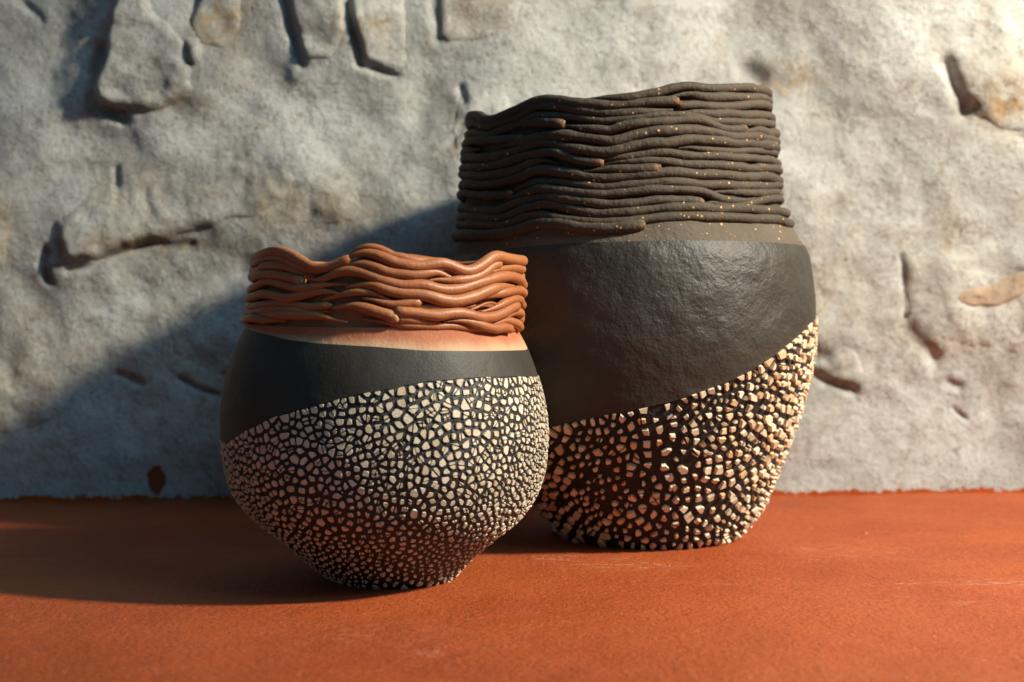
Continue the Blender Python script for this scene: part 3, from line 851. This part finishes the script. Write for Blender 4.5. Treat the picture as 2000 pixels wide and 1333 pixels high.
B_STRANDS = [
    ("C 235,228 320,222 420,258 500,262 600,225 750,162 880,95 1000,45 1150,28 1300,42 1450,72 1600,82 1800,92 D 0,335 200,320 400,302 600,290 700,288", 1.05, 1, 0, 'round', 'blunt', 0.6),
    ("D -400,262 -250,256 0,250 150,240 300,212 450,186 550,152 650,125 800,118 1000,132 1250,136 1450,122 1600,140 1745,185", 0.95, 0, 1, 'taper', 'round', 0.2),
    ("D 560,240 720,215 850,212 1000,230 1200,240 1400,240 1600,240 1750,258", 0.95, 0, 1, 'taper', 'round', -0.2),
    ("D 690,350 900,332 1050,348 1200,350 1400,342 1600,332 1750,340", 0.95, 0, 1, 'blunt', 'round', 0.1),
    ("C 235,300 350,322 450,340 550,312 700,262 830,218 930,152 1050,112 1200,112 1400,142 1600,160 1800,180 D 0,428 300,410 500,392 640,392", 0.95, 1, 0, 'round', 'taper', 0.0),
    ("D 640,425 900,420 1100,440 1300,442 1500,450 1700,452 1775,470", 0.95, 0, 1, 'taper', 'round', 0.2),
    ("C 240,420 400,442 500,425 600,392 720,345 850,290 950,242 1050,218 1200,216 1400,232 1600,252 1800,275 D 0,500 200,482 400,462 600,452 780,460 1000,492 1200,520 1400,532 1600,542 1815,562", 0.85, 1, 1, 'round', 'round', 0.0),
    ("C 690,352 850,332 1000,312 1150,300 1360,320", 1.0, 0, 0, 'taper', 'blunt', 1.2),
    ("C 1330,330 1500,352 1700,372 1900,385 D 0,590 200,562 400,532 600,520 800,502 950,512 1100,560 1250,618 1380,630 1490,622", 0.95, 0, 0, 'taper', 'blunt', 1.0),
    ("D 1440,650 1650,640 1780,668 1860,680", 1.05, 0, 1, 'taper', 'round', 0.9),
    ("C 230,520 400,512 600,502 750,492 875,488", 0.95, 1, 0, 'round', 'blunt', 0.9),
    ("C 560,590 720,562 880,522 1000,482 1150,452 1350,452 1550,472 1750,502 1900,525 D 0,745 200,692 400,655 600,642 800,632 950,636 1100,662 1300,702 1450,712 1650,722 1840,755", 1.1, 0, 1, 'taper', 'round', 0.3),
    ("C 190,642 280,628 350,622", 1.0, 1, 0, 'round', 'taper', 0.6),
    ("C 185,720 350,722 550,702 750,652 900,592 1050,545 1200,552 1400,602 1600,632 1800,652 D 0,868 200,812 400,790 550,795 700,762 850,742 1000,758 1200,770 1400,780 1600,790 1840,828", 1.1, 1, 1, 'round', 'round', 0.4),
    ("D 680,852 850,846 1000,860 1200,870 1400,880 1600,880 1830,892", 0.7, 0, 1, 'taper', 'round', 0.0),
    ("C 185,828 400,820 600,790 800,732 950,682 1100,652 1250,662 1380,712 1550,760 1815,782", 0.95, 1, 0, 'round', 'blunt', 1.0),
    ("C 1640,700 1820,728 D 0,955 200,930 400,902 550,900 700,920 900,940 1100,942 1300,950 1500,960 1700,972 1855,1005", 0.9, 0, 1, 'taper', 'round', 0.2),
    ("C 150,918 350,930 550,910 750,862 900,802 1050,758 1180,762 1270,800", 1.05, 1, 0, 'round', 'taper', 0.6),
    ("C 1800,800 D -80,1020 200,1002 400,992 600,1002 800,1030 1000,1040 1200,1052 1400,1070 1600,1080 1850,1090", 0.95, 0, 1, 'taper', 'round', 0.1),
    ("C 1560,885 1700,868 1850,852 D 0,1092 200,1090 350,1082 485,1085", 1.0, 0, 0, 'taper', 'blunt', 1.0),
    ("C 170,1030 350,1040 550,1020 750,962 900,902 1050,862 1250,872 1450,902 1650,948 1850,958 D 0,1185 300,1165 550,1142 700,1142 900,1160 1100,1152 1300,1168 1500,1178 1700,1182 1870,1215", 1.05, 1, 1, 'round', 'round', 0.4),
    ("C 700,1125 780,1092 900,1035 1050,1002 1250,1002 1450,1032 1700,1058 1900,1062 F 0,425 200,402 400,400 600,402 800,428 1000,430 1200,440 1400,442 1600,440 1700,424", 0.95, 0, 1, 'taper', 'round', 0.1),
    ("C 150,1150 350,1160 550,1160 745,1150", 0.95, 1, 0, 'round', 'blunt', 0.9),
    ("C 640,1220 750,1182 900,1130 1050,1086 1200,1090 1400,1120 1600,1150 1800,1160 F 0,515 200,492 400,490 600,490 780,500 900,542 1000,592 1100,618 1200,620 1320,610 1420,598", 0.95, 0, 0, 'taper', 'taper', 0.8),
    ("F 920,522 1100,512 1300,520 1500,522 1690,518", 0.85, 0, 1, 'taper', 'round', 0.0),
    ("E 160,700 300,730 500,740 650,702 800,642 950,592 1100,572 1300,590 1500,620 1700,652 1900,668 F 0,652 200,622 400,610 600,612 740,630 812,648", 1.0, 1, 0, 'round', 'blunt', 0.6),
    ("F 780,660 950,650 1150,660 1350,645 1500,622 1710,592", 0.9, 0, 1, 'taper', 'round', -0.2),
    ("E 160,810 400,820 600,820 750,772 900,706 1050,672 1200,672 1400,712 1600,758 1800,778 F 0,742 200,716 400,702 600,700 800,702 1000,710 1200,712 1400,720 1600,730 1750,748", 1.05, 1, 1, 'round', 'round', 0.3),
    ("E 160,900 350,910 550,920 700,890 850,832 1000,802 1150,802 1400,848 1700,868 2000,870 F 0,862 150,845 300,830 500,812 700,802 900,810 1100,820 1300,830 1500,832 1700,842 1800,880", 1.0, 1, 1, 'round', 'round', 0.4),
    ("E 160,1030 400,1030 600,1010 800,962 950,912 1100,882 1300,900 1500,938 1700,950 1900,950 2100,930 2300,905", 1.2, 1, 0, 'round', 'blunt', 0.7),
]
for i, (spec, f, wl, wr, e0, e1, off) in enumerate(B_STRANDS):
    k = wrap_ends(strand(big, spec, 0.0012), wl, wr)
    tube(big, [(t, z, 0) for t, z in k], BR * f, M_COILB, rb, 0.0000 + off * 0.001, (e0, e1), seed=i + 101, wobble=0.08)
rows = 17
for i in range(rows):
    z0 = 0.1935 + 0.00495 * i
    keys = []
    for t in np.linspace(-0.12, PI + 0.12, 16):
        w = 0.0012 * math.sin(2.7 * t + 0.35 * i) + 0.0006 * math.sin(6.1 * t + 0.9 * i)
        slope = (i / rows) ** 2 * (0.007 - 0.013 * t / PI)
        keys.append((t, z0 + w + slope, 0.0))
    tube(big, keys, BR * 1.0, M_COILB, rb, -0.0004 + 0.0007 * ((i * 5) % 3 - 1), ('taper', 'taper'), seed=160 + i, wobble=0.08)

# ---- the crackle chips
n1 = build_chips(small, rs, s_crack, M_CHIP, 0.0034, 0.00118, 0.00042, (0.58, 0.32, 0.10), 0.00045, 0.05, 0.17, 5, 0.26, lambda p: False, "glaze_chip", shrink=(0.74, 1.02), low_shrink=0.70)
n2 = build_chips(big, rb, b_crack, M_CHIPB, 0.0054, 0.0022, 0.0009, (0.80, 0.17, 0.03), 0.0013, 0.18, 0.0, 9, 0.38,
                 lambda p: p[0] < 1069 and p[1] < 1010, "clay_chip", shrink=(0.50, 1.0), drop=0.02, low_shrink=0.85)
print("chips", n1, n2, "pots", small.base, big.base, small.top, big.top)
